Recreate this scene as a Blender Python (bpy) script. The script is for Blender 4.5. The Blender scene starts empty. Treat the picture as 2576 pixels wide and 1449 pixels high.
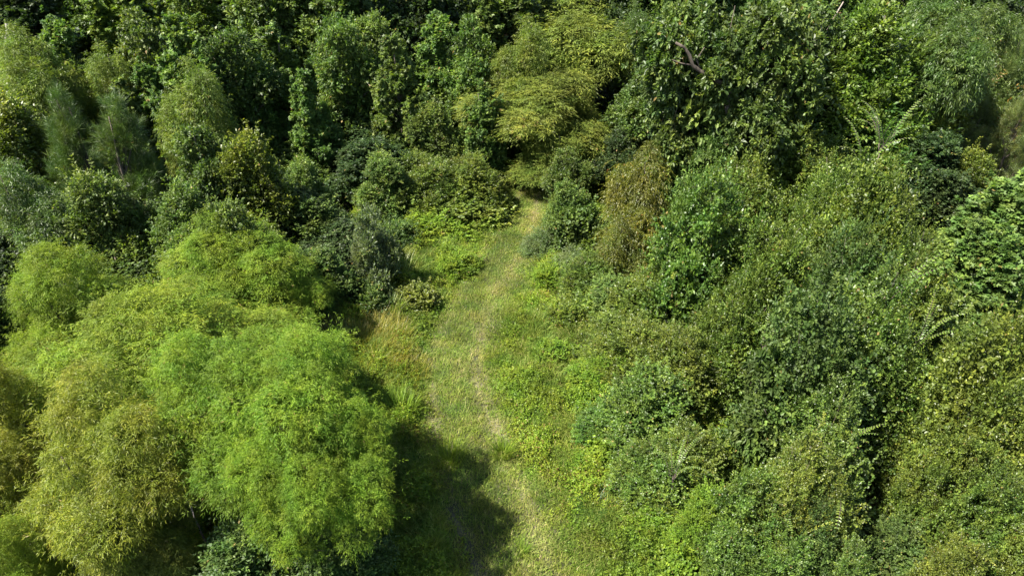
import bpy, math, random
import numpy as np

# ------------------------------------------------------------------ camera
sc = bpy.context.scene
COL = sc.collection
CAM_H = 12.0
PITCH = math.radians(33.0)
FPX = 1718.0                       # focal length in pixels of a 2576 px wide picture
cam_d = bpy.data.cameras.new("camera")
cam = bpy.data.objects.new("camera", cam_d)
COL.objects.link(cam)
cam.location = (0, 0, CAM_H)
cam.rotation_euler = (math.pi / 2 - PITCH, 0, 0)
cam_d.sensor_width = 36.0
cam_d.lens = 36.0 * FPX / 2576.0
cam_d.clip_start = 0.1
cam_d.clip_end = 2000
sc.camera = cam

# ------------------------------------------------------------------ light
SUN_EL = math.radians(56)
SUN_TRAVEL = (1.0, 0.30)           # light travels to the right of the picture and slightly away
world = bpy.data.worlds.new("World")
sc.world = world
world.use_nodes = True
wn = world.node_tree
bg = wn.nodes["Background"]
sky = wn.nodes.new("ShaderNodeTexSky")
sky.sky_type = 'NISHITA'
sky.sun_disc = False
sky.sun_elevation = SUN_EL
sky.sun_rotation = math.atan2(-SUN_TRAVEL[0], -SUN_TRAVEL[1])
wn.links.new(sky.outputs[0], bg.inputs[0])
bg.inputs[1].default_value = 0.075
sun_d = bpy.data.lights.new("sun", 'SUN')
sun_d.energy = 5.0
sun_d.angle = math.radians(0.5)
sun_d.color = (1.0, 0.95, 0.86)
sun = bpy.data.objects.new("sun", sun_d)
COL.objects.link(sun)
sun.location = (-30, 0, 40)
tl = math.hypot(*SUN_TRAVEL)
from mathutils import Vector
sd = Vector((SUN_TRAVEL[0] / tl * math.cos(SUN_EL), SUN_TRAVEL[1] / tl * math.cos(SUN_EL), -math.sin(SUN_EL)))
sun.rotation_euler = sd.to_track_quat('-Z', 'Y').to_euler()

vs = sc.view_settings
vs.view_transform = 'Standard'
vs.look = 'None'
vs.gamma = 1.0
vs.exposure = 1.82
sc.cycles.max_bounces = 6
sc.cycles.diffuse_bounces = 3
sc.cycles.glossy_bounces = 2
sc.cycles.transmission_bounces = 4
sc.cycles.transparent_max_bounces = 4
sc.cycles.caustics_reflective = False
sc.cycles.caustics_refractive = False

# ------------------------------------------------------------------ helpers
RNG = np.random.default_rng(11)
random.seed(5)


def unit(v):
    return v / np.maximum(np.linalg.norm(v, axis=-1, keepdims=True), 1e-9)


def ang(py):
    return PITCH + math.atan((py - 724.0) / FPX)


def point_at(px, py, Y):
    """world point seen at a photo position, on the vertical plane at distance Y"""
    x = (px - 1288.0) / FPX
    v = (py - 724.0) / FPX
    t = Y / (math.cos(PITCH) - v * math.sin(PITCH))
    return (x * t, Y, CAM_H - t * (math.sin(PITCH) + v * math.cos(PITCH)))


def ground_at(px, py, z=0.0):
    Y = (CAM_H - z) / math.tan(ang(py))
    return point_at(px, py, Y)


class Noise2:
    def __init__(self, seed, n=64):
        self.g = np.random.default_rng(seed).random((n, n)); self.n = n

    def __call__(self, x, y, s):
        u = np.asarray(x) / s + 1000.3; v = np.asarray(y) / s + 1000.7
        i = np.floor(u).astype(int); j = np.floor(v).astype(int)
        a = u - i; b = v - j
        a = a * a * (3 - 2 * a); b = b * b * (3 - 2 * b)
        n = self.n; g = self.g
        return (g[i % n, j % n] * (1 - a) * (1 - b) + g[(i + 1) % n, j % n] * a * (1 - b)
                + g[i % n, (j + 1) % n] * (1 - a) * b + g[(i + 1) % n, (j + 1) % n] * a * b)


N1, N2, N3 = Noise2(1), Noise2(2), Noise2(3)


def terrain(x, y):
    return 0.25 * (N1(x, y, 6.0) - 0.5) + 0.08 * (N2(x, y, 1.3) - 0.5)


def quadmesh(name, V, val, mat):
    """V (n,4,3) quads, val (n,) per-face value used by the material"""
    n = len(V)
    me = bpy.data.meshes.new(name)
    me.vertices.add(n * 4); me.loops.add(n * 4); me.polygons.add(n)
    me.vertices.foreach_set("co", np.ascontiguousarray(V, dtype=np.float32).ravel())
    me.loops.foreach_set("vertex_index", np.arange(n * 4, dtype=np.int32))
    me.polygons.foreach_set("loop_start", np.arange(0, n * 4, 4, dtype=np.int32))
    at = me.attributes.new("v", 'FLOAT', 'FACE')
    at.data.foreach_set("value", np.ascontiguousarray(val, dtype=np.float32))
    me.materials.append(mat)
    me.update()
    return me


def tubemesh(name, tubes, mat, sides=6):
    """tubes: list of (points, radii)"""
    vs_, fs_ = [], []
    for pts, rad in tubes:
        pts = [Vector(p) for p in pts]
        base = len(vs_)
        for i, p in enumerate(pts):
            d = (pts[min(i + 1, len(pts) - 1)] - pts[max(i - 1, 0)]).normalized()
            a = d.orthogonal().normalized() if abs(d.z) < 0.95 else Vector((1, 0, 0)).cross(d).normalized()
            if i:
                a = (prev - d * prev.dot(d)).normalized()
            prev = a
            b = d.cross(a)
            for k in range(sides):
                t = 2 * math.pi * k / sides
                vs_.append(p + (a * math.cos(t) + b * math.sin(t)) * rad[i])
        for i in range(len(pts) - 1):
            for k in range(sides):
                k2 = (k + 1) % sides
                fs_.append((base + i * sides + k, base + i * sides + k2, base + (i + 1) * sides + k2, base + (i + 1) * sides + k))
        fs_.append(tuple(base + k for k in reversed(range(sides))))
        fs_.append(tuple(base + (len(pts) - 1) * sides + k for k in range(sides)))
    me = bpy.data.meshes.new(name)
    me.from_pydata([tuple(v) for v in vs_], [], fs_)
    me.materials.append(mat)
    me.shade_smooth()
    return me


def bent(a, b, rnd, n=5, wob=0.08, sag=0.0):
    a = Vector(a); b = Vector(b); L = (b - a).length
    out = []
    o1 = Vector((rnd.uniform(-1, 1), rnd.uniform(-1, 1), rnd.uniform(-.5, .5))) * wob * L
    for i in range(n + 1):
        t = i / n
        p = a.lerp(b, t) + o1 * math.sin(math.pi * t) + Vector((0, 0, sag * L * math.sin(math.pi * t)))
        p += Vector((rnd.uniform(-1, 1), rnd.uniform(-1, 1), 0)) * wob * .25 * L * (0 < i < n)
        out.append(p)
    return out


# ------------------------------------------------------------------ materials
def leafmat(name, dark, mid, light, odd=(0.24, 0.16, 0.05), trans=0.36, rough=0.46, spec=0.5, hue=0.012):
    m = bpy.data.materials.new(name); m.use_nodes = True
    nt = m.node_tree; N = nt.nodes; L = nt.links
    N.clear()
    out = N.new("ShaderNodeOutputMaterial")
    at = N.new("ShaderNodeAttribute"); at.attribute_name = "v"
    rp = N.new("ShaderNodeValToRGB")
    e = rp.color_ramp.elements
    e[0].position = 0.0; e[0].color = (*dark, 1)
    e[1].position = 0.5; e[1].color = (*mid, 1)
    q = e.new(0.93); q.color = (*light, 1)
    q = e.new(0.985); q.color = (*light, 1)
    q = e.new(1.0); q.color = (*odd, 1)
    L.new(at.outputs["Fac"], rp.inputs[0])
    oi = N.new("ShaderNodeObjectInfo")
    hs = N.new("ShaderNodeHueSaturation")
    mr = N.new("ShaderNodeMapRange"); mr.inputs[3].default_value = 0.5 - hue; mr.inputs[4].default_value = 0.5 + hue
    L.new(oi.outputs["Random"], mr.inputs[0]); L.new(mr.outputs[0], hs.inputs["Hue"])
    # a slow drift of leaf colour through the crown
    tc = N.new("ShaderNodeTexCoord"); nz = N.new("ShaderNodeTexNoise"); nz.inputs["Scale"].default_value = 0.9
    nz.inputs["Detail"].default_value = 2
    L.new(tc.outputs["Object"], nz.inputs["Vector"])
    mv = N.new("ShaderNodeMapRange"); mv.inputs[1].default_value = 0.3; mv.inputs[2].default_value = 0.7
    mv.inputs[3].default_value = 0.78; mv.inputs[4].default_value = 1.22
    L.new(nz.outputs[0], mv.inputs[0]); L.new(mv.outputs[0], hs.inputs["Value"])
    nh = N.new("ShaderNodeTexNoise"); nh.inputs["Scale"].default_value = 1.7; nh.inputs["Detail"].default_value = 3
    mp = N.new("ShaderNodeMapping"); mp.inputs["Location"].default_value = (7.3, 2.1, 4.4)
    L.new(tc.outputs["Object"], mp.inputs[0]); L.new(mp.outputs[0], nh.inputs["Vector"])
    h2 = N.new("ShaderNodeHueSaturation")
    mh = N.new("ShaderNodeMapRange"); mh.inputs[1].default_value = 0.3; mh.inputs[2].default_value = 0.7
    mh.inputs[3].default_value = 0.474; mh.inputs[4].default_value = 0.518
    L.new(nh.outputs[0], mh.inputs[0]); L.new(mh.outputs[0], h2.inputs["Hue"])
    L.new(rp.outputs[0], h2.inputs["Color"]); L.new(h2.outputs[0], hs.inputs["Color"])
    b = N.new("ShaderNodeBsdfPrincipled")
    b.inputs["Roughness"].default_value = rough
    b.inputs["Specular IOR Level"].default_value = spec
    L.new(hs.outputs[0], b.inputs["Base Color"])
    tm = N.new("ShaderNodeMix"); tm.data_type = 'RGBA'; tm.blend_type = 'MULTIPLY'; tm.inputs[0].default_value = 1
    tm.inputs[7].default_value = (1.35, 1.5, 0.5, 1)
    L.new(hs.outputs[0], tm.inputs[6])
    tr = N.new("ShaderNodeBsdfTranslucent"); L.new(tm.outputs[2], tr.inputs[0])
    mx = N.new("ShaderNodeMixShader"); mx.inputs[0].default_value = trans
    L.new(b.outputs[0], mx.inputs[1]); L.new(tr.outputs[0], mx.inputs[2])
    L.new(mx.outputs[0], out.inputs[0])
    return m


def sc3(c, k):
    return tuple(x * k for x in c)


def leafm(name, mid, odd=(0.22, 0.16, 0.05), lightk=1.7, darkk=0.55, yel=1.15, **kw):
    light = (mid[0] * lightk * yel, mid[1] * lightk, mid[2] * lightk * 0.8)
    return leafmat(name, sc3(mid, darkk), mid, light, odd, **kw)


M = {
    'willow': leafm('willow_leaf', (0.124, 0.198, 0.016), lightk=1.55, spec=0.22, rough=.6),
    'olive': leafm('olive_willow_leaf', (0.130, 0.174, 0.033), lightk=1.65, spec=0.2),
    'straw': leafm('straw_willow_leaf', (0.155, 0.188, 0.022), lightk=1.55, spec=0.2),
    'midwillow': leafm('grey_green_willow_leaf', (0.080, 0.125, 0.026), lightk=1.6, spec=0.4),
    'gum': leafm('sweetgum_leaf', (0.084, 0.142, 0.030), lightk=1.9, rough=0.5, spec=.28),
    'gumpale': leafm('pale_gum_leaf', (0.092, 0.136, 0.031), lightk=1.9, rough=0.5, spec=.28),
    'gumlight': leafm('light_gum_leaf', (0.094, 0.160, 0.036), lightk=1.8, rough=0.5, spec=.28),
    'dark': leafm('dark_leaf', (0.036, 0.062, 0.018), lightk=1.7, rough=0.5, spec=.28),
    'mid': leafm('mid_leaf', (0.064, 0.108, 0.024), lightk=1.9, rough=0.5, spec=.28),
    'elm': leafm('elm_leaf', (0.062, 0.130, 0.024), lightk=1.8, rough=0.36),
    'big': leafm('large_leaf', (0.068, 0.112, 0.026), lightk=1.8, rough=0.45, spec=.35),
    'thicket': leafm('thicket_leaf', (0.086, 0.136, 0.022), lightk=1.9, rough=0.42, spec=.35),
    'thicketgreen': leafm('green_thicket_leaf', (0.080, 0.142, 0.024), lightk=1.9, rough=0.40, spec=.38),
    'thicketolive': leafm('olive_thicket_leaf', (0.098, 0.138, 0.022), lightk=1.9, rough=0.42, spec=.35),
    'yellow': leafm('yellow_green_leaf', (0.118, 0.158, 0.022), lightk=1.6),
    'cedar': leafm('cedar_leaf', (0.115, 0.135, 0.018), lightk=1.8, odd=(0.32, 0.17, 0.05)),
    'pine': leafm('pine_needle', (0.066, 0.115, 0.020), lightk=1.7, trans=0.2),
    'pineolive': leafm('olive_pine_needle', (0.090, 0.130, 0.028), lightk=1.6, trans=0.2),
    'orange': leafm('orange_leaf', (0.22, 0.13, 0.035), lightk=1.5),
    'silver': leafm('brightened_silver_leaf', (0.135, 0.175, 0.085), lightk=1.7, yel=1.05),  # silvery foliage, its colour raised to stand in for sunlight the shrub lacks
    'blue': leafm('blue_green_leaf', (0.100, 0.150, 0.045), lightk=1.6, yel=1.05),
    'weed': leafm('weed_leaf', (0.120, 0.190, 0.020), lightk=1.6, spec=.2),
    'grass': leafmat('grass_blade', (0.040, 0.080, 0.012), (0.165, 0.225, 0.030), (0.320, 0.305, 0.095), (0.42, 0.34, 0.17), trans=0.35, rough=0.6, spec=.2),
    'shoot': leafm('arching_shoot_leaf', (0.095, 0.165, 0.030), lightk=1.6, rough=0.4),
    'fern': leafm('fern_leaf', (0.050, 0.100, 0.018), lightk=1.7),
    'gold': leafm('golden_grass_blade', (0.200, 0.195, 0.030), lightk=1.5, odd=(0.3, 0.12, 0.03)),
    'reed': leafm('long_grass_blade', (0.150, 0.200, 0.060), lightk=1.7, yel=1.1),
}


def barkmat(name, c1, c2, scale=9):
    m = bpy.data.materials.new(name); m.use_nodes = True
    nt = m.node_tree; b = nt.nodes["Principled BSDF"]
    tc = nt.nodes.new("ShaderNodeTexCoord"); mp = nt.nodes.new("ShaderNodeMapping")
    mp.inputs["Scale"].default_value = (1, 1, 0.25)
    nz = nt.nodes.new("ShaderNodeTexNoise"); nz.inputs["Scale"].default_value = scale; nz.inputs["Detail"].default_value = 6
    rp = nt.nodes.new("ShaderNodeValToRGB")
    rp.color_ramp.elements[0].position = 0.35; rp.color_ramp.elements[0].color = (*c1, 1)
    rp.color_ramp.elements[1].position = 0.68; rp.color_ramp.elements[1].color = (*c2, 1)
    bp = nt.nodes.new("ShaderNodeBump"); bp.inputs["Strength"].default_value = 0.7; bp.inputs["Distance"].default_value = 0.03
    L = nt.links
    L.new(tc.outputs["Object"], mp.inputs[0]); L.new(mp.outputs[0], nz.inputs["Vector"])
    L.new(nz.outputs[0], rp.inputs[0]); L.new(rp.outputs[0], b.inputs["Base Color"])
    L.new(nz.outputs[0], bp.inputs["Height"]); L.new(bp.outputs[0], b.inputs["Normal"])
    b.inputs["Roughness"].default_value = 0.9
    return m


BARK = barkmat('brown_bark', (0.035, 0.026, 0.018), (0.13, 0.10, 0.075))
GREYBARK = barkmat('grey_bark', (0.10, 0.085, 0.07), (0.36, 0.32, 0.28))
DEAD = barkmat('weathered_wood', (0.14, 0.10, 0.08), (0.42, 0.36, 0.30))
LOGM = barkmat('log_wood', (0.05, 0.035, 0.03), (0.26, 0.20, 0.17), 14)

# ------------------------------------------------------------------ leaves
def tmpl(kind):
    if kind == 'diamond':
        return np.array([[[0, 0, 0], [.42, .5, .07], [1, 0, -.05], [.42, -.5, .07]]])
    if kind == 'oval':
        a = [[0, 0, 0], [.28, .46, .08], [.72, .40, .06], [1, 0, -.06]]
        b = [[0, 0, 0], [1, 0, -.06], [.72, -.40, .06], [.28, -.46, .08]]
        return np.array([a, b])
    if kind == 'star':
        q = []
        for th, l in ((-1.05, .8), (0, 1.0), (1.05, .8)):
            c, s = math.cos(th), math.sin(th)
            pts = [(0, 0, 0), (.45 * l, .24, .05), (l, 0, -.06), (.45 * l, -.24, .05)]
            q.append([[x * c - y * s, x * s + y * c, z] for x, y, z in pts])
        return np.array(q)
    raise ValueError(kind)


def sprigs(rng, O, A, sp):
    """O origins (n,3), A axes (n,3) -> quads and values.  sp: sprig description"""
    n = len(O); m = sp['m']
    L = sp['L'] * rng.uniform(.7, 1.25, (n, 1))
    up = np.array([0, 0, 1.0])
    S = unit(np.cross(A, up) + rng.normal(0, .12, A.shape))
    U = unit(np.cross(S, A))
    t = (np.arange(m)[None, :] + rng.uniform(0, 1, (n, m))) / m
    t = np.clip(t, 0.02, 1)
    kind = sp.get('arr', 'alt')
    phi = sp.get('phi', 0.9)
    if kind == 'alt':
        side = np.where(np.arange(m) % 2 == 0, 1.0, -1.0)[None, :].repeat(n, 0)
        az = np.where(side > 0, 0.0, math.pi) + rng.normal(0, .45, (n, m))
    else:
        az = rng.uniform(0, 2 * math.pi, (n, m))
    ph = phi * (1.1 - 0.45 * t) + rng.normal(0, .16, (n, m))
    cp, sp_ = np.cos(ph)[..., None], np.sin(ph)[..., None]
    droopc = sp.get('curve', 0.15)
    pos = O[:, None, :] + A[:, None, :] * (t * L)[..., None]
    pos[..., 2] -= droopc * (t ** 2) * L
    R = S[:, None, :] * np.cos(az)[..., None] + U[:, None, :] * np.sin(az)[..., None]
    D = A[:, None, :] * cp + R * sp_
    D[..., 2] -= sp.get('droop', 0.2) * rng.uniform(.4, 1.5, (n, m)) + 2 * droopc * t * 0.4
    D = unit(D)
    pos = pos + rng.normal(0, sp.get('jit', 0.01), pos.shape)
    Nn = np.zeros_like(D); Nn[..., 2] = 1
    Nn += rng.normal(0, sp.get('nj', 0.35), D.shape)
    W = unit(np.cross(Nn, D))
    Nn = np.cross(D, W)
    ll = sp['ll'] * rng.uniform(.6, 1.25, (n, m)); lw = sp['lw'] * rng.uniform(.75, 1.2, (n, m))
    T = tmpl(sp.get('leaf', 'diamond'))          # (q,4,3)
    V = (pos[:, :, None, None, :]
         + D[:, :, None, None, :] * (T[None, None, :, :, 0] * ll[:, :, None, None])[..., None]
         + W[:, :, None, None, :] * (T[None, None, :, :, 1] * lw[:, :, None, None])[..., None]
         + Nn[:, :, None, None, :] * (T[None, None, :, :, 2] * ll[:, :, None, None])[..., None])
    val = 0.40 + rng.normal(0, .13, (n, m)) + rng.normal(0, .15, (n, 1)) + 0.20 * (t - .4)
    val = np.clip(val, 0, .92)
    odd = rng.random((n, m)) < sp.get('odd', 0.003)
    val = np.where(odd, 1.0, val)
    val = np.repeat(val[..., None], len(T), -1)
    return V.reshape(-1, 4, 3), val.reshape(-1)


def sample_lobes(rng, lobes, n, low=-0.35, depth=0.10, inner=0.62, esc=.10):
    lobes = np.array(lobes, float)
    area = (lobes[:, 3] * lobes[:, 5]) * (lobes[:, 6] if lobes.shape[1] > 6 else 1)
    k = rng.choice(len(lobes), size=int(n * 1.9), p=area / area.sum())
    u = unit(rng.normal(size=(len(k), 3)))
    ok = (u[:, 2] > low) | (rng.random(len(k)) < 0.22)
    c = lobes[k, :3]; r = lobes[k, 3:6]
    p = c + r * u * (1 - np.abs(rng.normal(0, depth, (len(k), 1))))
    nrm = unit(u / r)
    q = np.full(len(k), 9.0)
    for j in range(len(lobes)):
        d = np.linalg.norm((p - lobes[j, :3]) / lobes[j, 3:6], axis=1)
        d[k == j] = 9
        q = np.minimum(q, d)
    ok &= (q > inner) | (rng.random(len(k)) < 0.10)
    ok &= p[:, 2] > 0.03
    p, nrm, k = p[ok][:n], nrm[ok][:n], k[ok][:n]
    e = rng.random(len(p)) < esc
    p = p + nrm * (e * np.abs(rng.normal(0, .20, len(p))))[:, None] + np.array([0, 0, 1.0]) * (e * np.abs(rng.normal(0, .10, len(p))))[:, None]
    return p, nrm, k


def fib(n, zmin=-1.0, jit=0.15, rnd=random):
    out = []
    for i in range(n):
        z = 1 - (1 - zmin) * (i + .5) / n
        a = i * 2.39996 + rnd.uniform(-jit, jit) * 3
        r = math.sqrt(max(0, 1 - z * z))
        out.append((r * math.cos(a), r * math.sin(a), z + rnd.uniform(-jit, jit) * .4))
    return out


def lobes_dome(rnd, w, h, zb, n=26, rr=0.20, heads=4, hang=1.0, spreadk=1.0):
    """irregular rounded crown: several heads of different height, each carrying puffs"""
    R = w / 2; L = []
    cz = zb + (h - zb) * .42; rz = (h - zb) * .50
    hd = [(R * rnd.uniform(-.12, .12), R * rnd.uniform(-.12, .12), cz + (h - zb) * .08, R * .55, rz)]
    for i in range(heads):
        a = 2 * math.pi * (i + rnd.uniform(-.35, .35)) / heads
        d = R * rnd.uniform(.42, .66) * spreadk; r = R * rnd.uniform(.30, .50)
        z = cz + (h - zb) * rnd.uniform(-.30, .20)
        hd.append((d * math.cos(a), d * math.sin(a), z, r, min(r * rnd.uniform(.9, 1.4), z - zb * .6)))
    for (x, y, z, r, r2) in hd:
        L.append((x, y, z, r * .72, r * .72, r2 * .72, .45))
        k = max(6, int(n * (r / R) * 0.75))
        for (ux, uy, uz) in fib(k, -0.6, rnd=rnd):
            q = w * rr * rnd.uniform(.45, 1.2) * (.45 + .6 * r / R)
            s = rnd.uniform(.72, 1.02) - q / r * .35
            px_, py_, pz_ = x + ux * r * s, y + uy * r * s, z + uz * r2 * s
            if pz_ + q > h: pz_ = h - q * rnd.uniform(.9, 1.3)
            if pz_ < zb * .6: continue
            L.append((px_, py_, pz_, q, q, q * hang * rnd.uniform(.8, 1.3), 1))
    return L


def lobes_cone(rnd, w, h, zb, tiers=9, per=5, spiky=1.0, rr=0.22):
    """sweetgum: a ragged column of leaf clusters carrying upright leading shoots"""
    L = []; R0 = w / 2
    for i in range(tiers):
        t = i / (tiers - 1)
        z = zb + (h - zb) * (0.04 + .84 * t)
        R = R0 * (1 - .80 * t ** 1.3)
        L.append((0, 0, z, R * .40 + .05, R * .40 + .05, (h - zb) / tiers * .7, .25))
        k = max(2, int(per * (0.5 + .7 * (1 - t)) + rnd.uniform(-1, 1.5)))
        a0 = rnd.uniform(0, 6.3)
        for j in range(k):
            a = a0 + 2 * math.pi * (j + rnd.uniform(-.35, .35)) / k
            q = w * rr * rnd.uniform(.35, 1.0) * (1 - .35 * t)
            d = R * rnd.uniform(.35, 1.0) * (1.35 if rnd.random() < .25 else 1.0)
            zz = z + rnd.uniform(-1.1, 1.1) * (h - zb) / tiers
            L.append((d * math.cos(a), d * math.sin(a), zz, q, q, q * rnd.uniform(.6, 1.1), 1))
            if rnd.random() < .30 * spiky:
                for m_ in range(3):
                    q2 = q * (.62 - .13 * m_)
                    L.append((d * math.cos(a), d * math.sin(a), min(h, zz + q * (.9 + .95 * m_)), q2, q2, q2 * 1.2, 1.2))
    for m_ in range(4):
        q2 = w * (.085 - .014 * m_)
        L.append((0, 0, h - w * .10 - w * .13 * (3 - m_), q2, q2, q2 * 1.2, 1.3))
    return L


def lobes_mound(rnd, w, h, n=26, rr=0.2):
    """thicket bush: a pile of puffs of very different size over an uneven footprint"""
    R = w / 2; st = rnd.uniform(.75, 1.0); th = rnd.uniform(0, 3.14)
    c, s_ = math.cos(th), math.sin(th)
    pk = [(rnd.uniform(-.45, .45), rnd.uniform(-.45, .45), rnd.uniform(.7, 1.0)) for _ in range(4)]
    pk[0] = (rnd.uniform(-.15, .15), rnd.uniform(-.15, .15), 1.0)
    def top(u, v):
        return h * max(p[2] * (1 - .75 * ((u - p[0]) ** 2 + (v - p[1]) ** 2) / .55) for p in pk)
    L = []
    for i in range(n * 2):
        a = i * 2.39996; r = math.sqrt((i + .5) / (n * 2)) * .93
        u, v = r * math.cos(a), r * math.sin(a)
        q = w * rr * rnd.choice([.45, .6, .75, 1.0, 1.3]) * rnd.uniform(.8, 1.2)
        T = max(top(u, v), h * .16) * rnd.uniform(.58, 1.12)
        x, y = u * R * st, v * R
        x, y = x * c - y * s_, x * s_ + y * c
        z = max(q * .4, T - q)
        L.append((x, y, z, q, q, q * rnd.uniform(.75, 1.25), 1))
        if r > .6 and z > h * .3:
            L.append((x * 1.02, y * 1.02, z * .68, q, q, q * 1.2, .8))
            L.append((x * 1.04, y * 1.04, z * .40, q, q, q * 1.3, .6))
    L.append((0, 0, h * .36, R * .5, R * .5, h * .36, .3))
    return L


SPR = {
    'willow': dict(m=9, L=.22, ll=.080, lw=.0115, phi=.75, droop=.45, curve=.40, arr='alt', nj=.6, jit=.012),
    'willowfar': dict(m=9, L=.34, ll=.125, lw=.022, phi=.75, droop=.5, curve=.40, arr='alt', nj=.6, jit=.02),
    'gum': dict(m=9, L=.26, ll=.125, lw=.155, phi=1.05, droop=.28, arr='spiral', leaf='star', nj=.35),
    'gumnear': dict(m=9, L=.26, ll=.11, lw=.15, phi=1.05, droop=.28, arr='spiral', leaf='star', nj=.35),
    'gumfar': dict(m=8, L=.30, ll=.155, lw=.115, phi=1.05, droop=.30, arr='spiral', nj=.4),
    'broadfar': dict(m=9, L=.30, ll=.125, lw=.070, phi=.95, droop=.3, arr='spiral', nj=.5),
    'small': dict(m=12, L=.28, ll=.066, lw=.034, phi=.9, droop=.12, arr='alt', nj=.55, jit=.012),
    'smallfar': dict(m=11, L=.34, ll=.095, lw=.050, phi=.9, droop=.15, arr='alt', nj=.55, jit=.02),
    'round': dict(m=10, L=.28, ll=.075, lw=.060, phi=1.0, droop=.2, arr='alt', leaf='oval', nj=.5, jit=.012),
    'elm': dict(m=12, L=.50, ll=.125, lw=.066, phi=.95, droop=.25, curve=.2, arr='alt', nj=.35, jit=.01),
    'big': dict(m=9, L=.22, ll=.15, lw=.080, phi=1.1, droop=.2, arr='spiral', leaf='oval', nj=.45),
    'cedar': dict(m=16, L=.40, ll=.085, lw=.020, phi=.6, droop=.6, curve=.55, arr='spiral', nj=.8, jit=.01),
    'pine': dict(m=30, L=.24, ll=.24, lw=.0075, phi=.75, droop=.0, curve=-.1, arr='spiral', nj=.9, jit=.006),
    'feather': dict(m=20, L=.34, ll=.055, lw=.014, phi=1.1, droop=.1, curve=.3, arr='alt', nj=.5, jit=.008),
    'silver': dict(m=12, L=.24, ll=.075, lw=.030, phi=.7, droop=-.05, arr='spiral', nj=.6),
}


SPR['whip'] = dict(m=22, L=.75, ll=.072, lw=.036, phi=1.05, curve=.35, droop=.1, arr='alt', nj=.25, jit=.004, odd=0)
SPR['tiny'] = dict(m=14, L=.24, ll=.045, lw=.026, phi=.9, droop=.1, arr='spiral', nj=.6, jit=.012)


def crown_mesh(name, lobes, n, spr, mat, seed, upk=.5, jit=.35, low=-.35, depth=.10, inner=.62, scale=1.0, esc=.10, mix=(), whips=0):
    rng = np.random.default_rng(seed)
    p, nrm, k = sample_lobes(rng, lobes, n, low, depth, inner, esc)
    A = nrm + np.array([0, 0, upk]) + rng.normal(0, jit, nrm.shape)
    A = unit(A)
    kinds = [spr] + [m_[0] for m_ in mix]
    pr = [1 - sum(m_[1] for m_ in mix)] + [m_[1] for m_ in mix]
    lk = rng.choice(len(kinds), size=len(lobes), p=pr)      # each puff carries one sort of leaf
    lo = rng.normal(0, .07, len(lobes))
    Vs, vs_ = [], []
    for q, kd in enumerate(kinds):
        sel = lk[k] == q
        if not sel.any(): continue
        s = dict(SPR[kd])
        if scale != 1.0:
            for z_ in ('L', 'll', 'lw'): s[z_] *= scale
        o = p[sel] - A[sel] * s['L'] * .5
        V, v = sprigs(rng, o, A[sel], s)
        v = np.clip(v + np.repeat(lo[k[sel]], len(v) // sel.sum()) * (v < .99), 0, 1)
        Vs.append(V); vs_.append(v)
    if whips:
        up = np.where(nrm[:, 2] > .1)[0]
        w_ = rng.choice(up, whips)
        A2 = unit(nrm[w_] * .8 + np.array([0, 0, .9]) + rng.normal(0, .35, (whips, 3)))
        s = SPR['whip']
        V, v = sprigs(rng, p[w_] - A2 * .15, A2, s)
        Vs.append(V); vs_.append(np.clip(v + .12, 0, .93))
    return quadmesh(name, np.concatenate(Vs), np.concatenate(vs_), mat)


def trunk_tubes(rnd, lobes, h, zb, r0, stems=1, nb=9, lean=0.06, top=.9, over=1.0):
    tubes = []
    L = [l for l in lobes if l[6] >= 1]
    for s in range(stems):
        a = rnd.uniform(0, 6.3)
        off = 0 if stems == 1 else r0 * 1.8
        spread = 0.05 if stems == 1 else 0.10
        b = Vector((off * math.cos(a), off * math.sin(a), -.12))
        e = Vector((math.cos(a) * h * spread, math.sin(a) * h * spread, h * top * (1 if stems == 1 else rnd.uniform(.55, .8))))
        pts = bent(b, e, rnd, 8, lean * .5)
        rr = r0 / (stems ** .5)
        tubes.append((pts, [rr * (1.25 if i == 0 else 1) * (1 - i / 8 * .82) for i in range(9)]))
        for j in range(max(2, nb // stems)):
            l = rnd.choice(L)
            i = min(7, max(1, int(8 * max(.1, (l[2] - h * .18) / (h * top)))))
            st = pts[i]
            q = bent(st, (l[0] * over, l[1] * over, l[2] * over), rnd, 4, .07, .03)
            r1 = rr * (1 - i / 8 * .8) * .5
            tubes.append((q, [max(.006, r1 * (1 - k / 4 * .75)) for k in range(5)]))
    return tubes


PROTO = {}


def proto(key, shape, w, h, n, spr, mat, zb=None, seed=0, stems=1, r0=None, bark=None, nb=10, **kw):
    rnd = random.Random(seed + 77)
    lk = {k: kw.pop(k) for k in list(kw) if k in ('nl', 'rr', 'heads', 'hang', 'spreadk', 'tiers', 'per', 'spiky')}
    if 'nl' in lk: lk['n'] = lk.pop('nl')
    if zb is None: zb = h * .2
    if shape == 'dome': lobes = lobes_dome(rnd, w, h, zb, **lk)
    elif shape == 'cone': lobes = lobes_cone(rnd, w, h, zb, **lk)
    else: lobes = lobes_mound(rnd, w, h, **lk)
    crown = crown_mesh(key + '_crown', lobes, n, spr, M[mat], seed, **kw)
    tubes = trunk_tubes(rnd, lobes, h, zb, r0 or h * .014 + .02, stems, nb, over=1.14 if shape == 'mound' else 1.0)
    trunk = tubemesh(key + '_trunk', tubes, bark or BARK, 6)
    PROTO[key] = (w, h, crown, trunk, mat)


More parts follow.
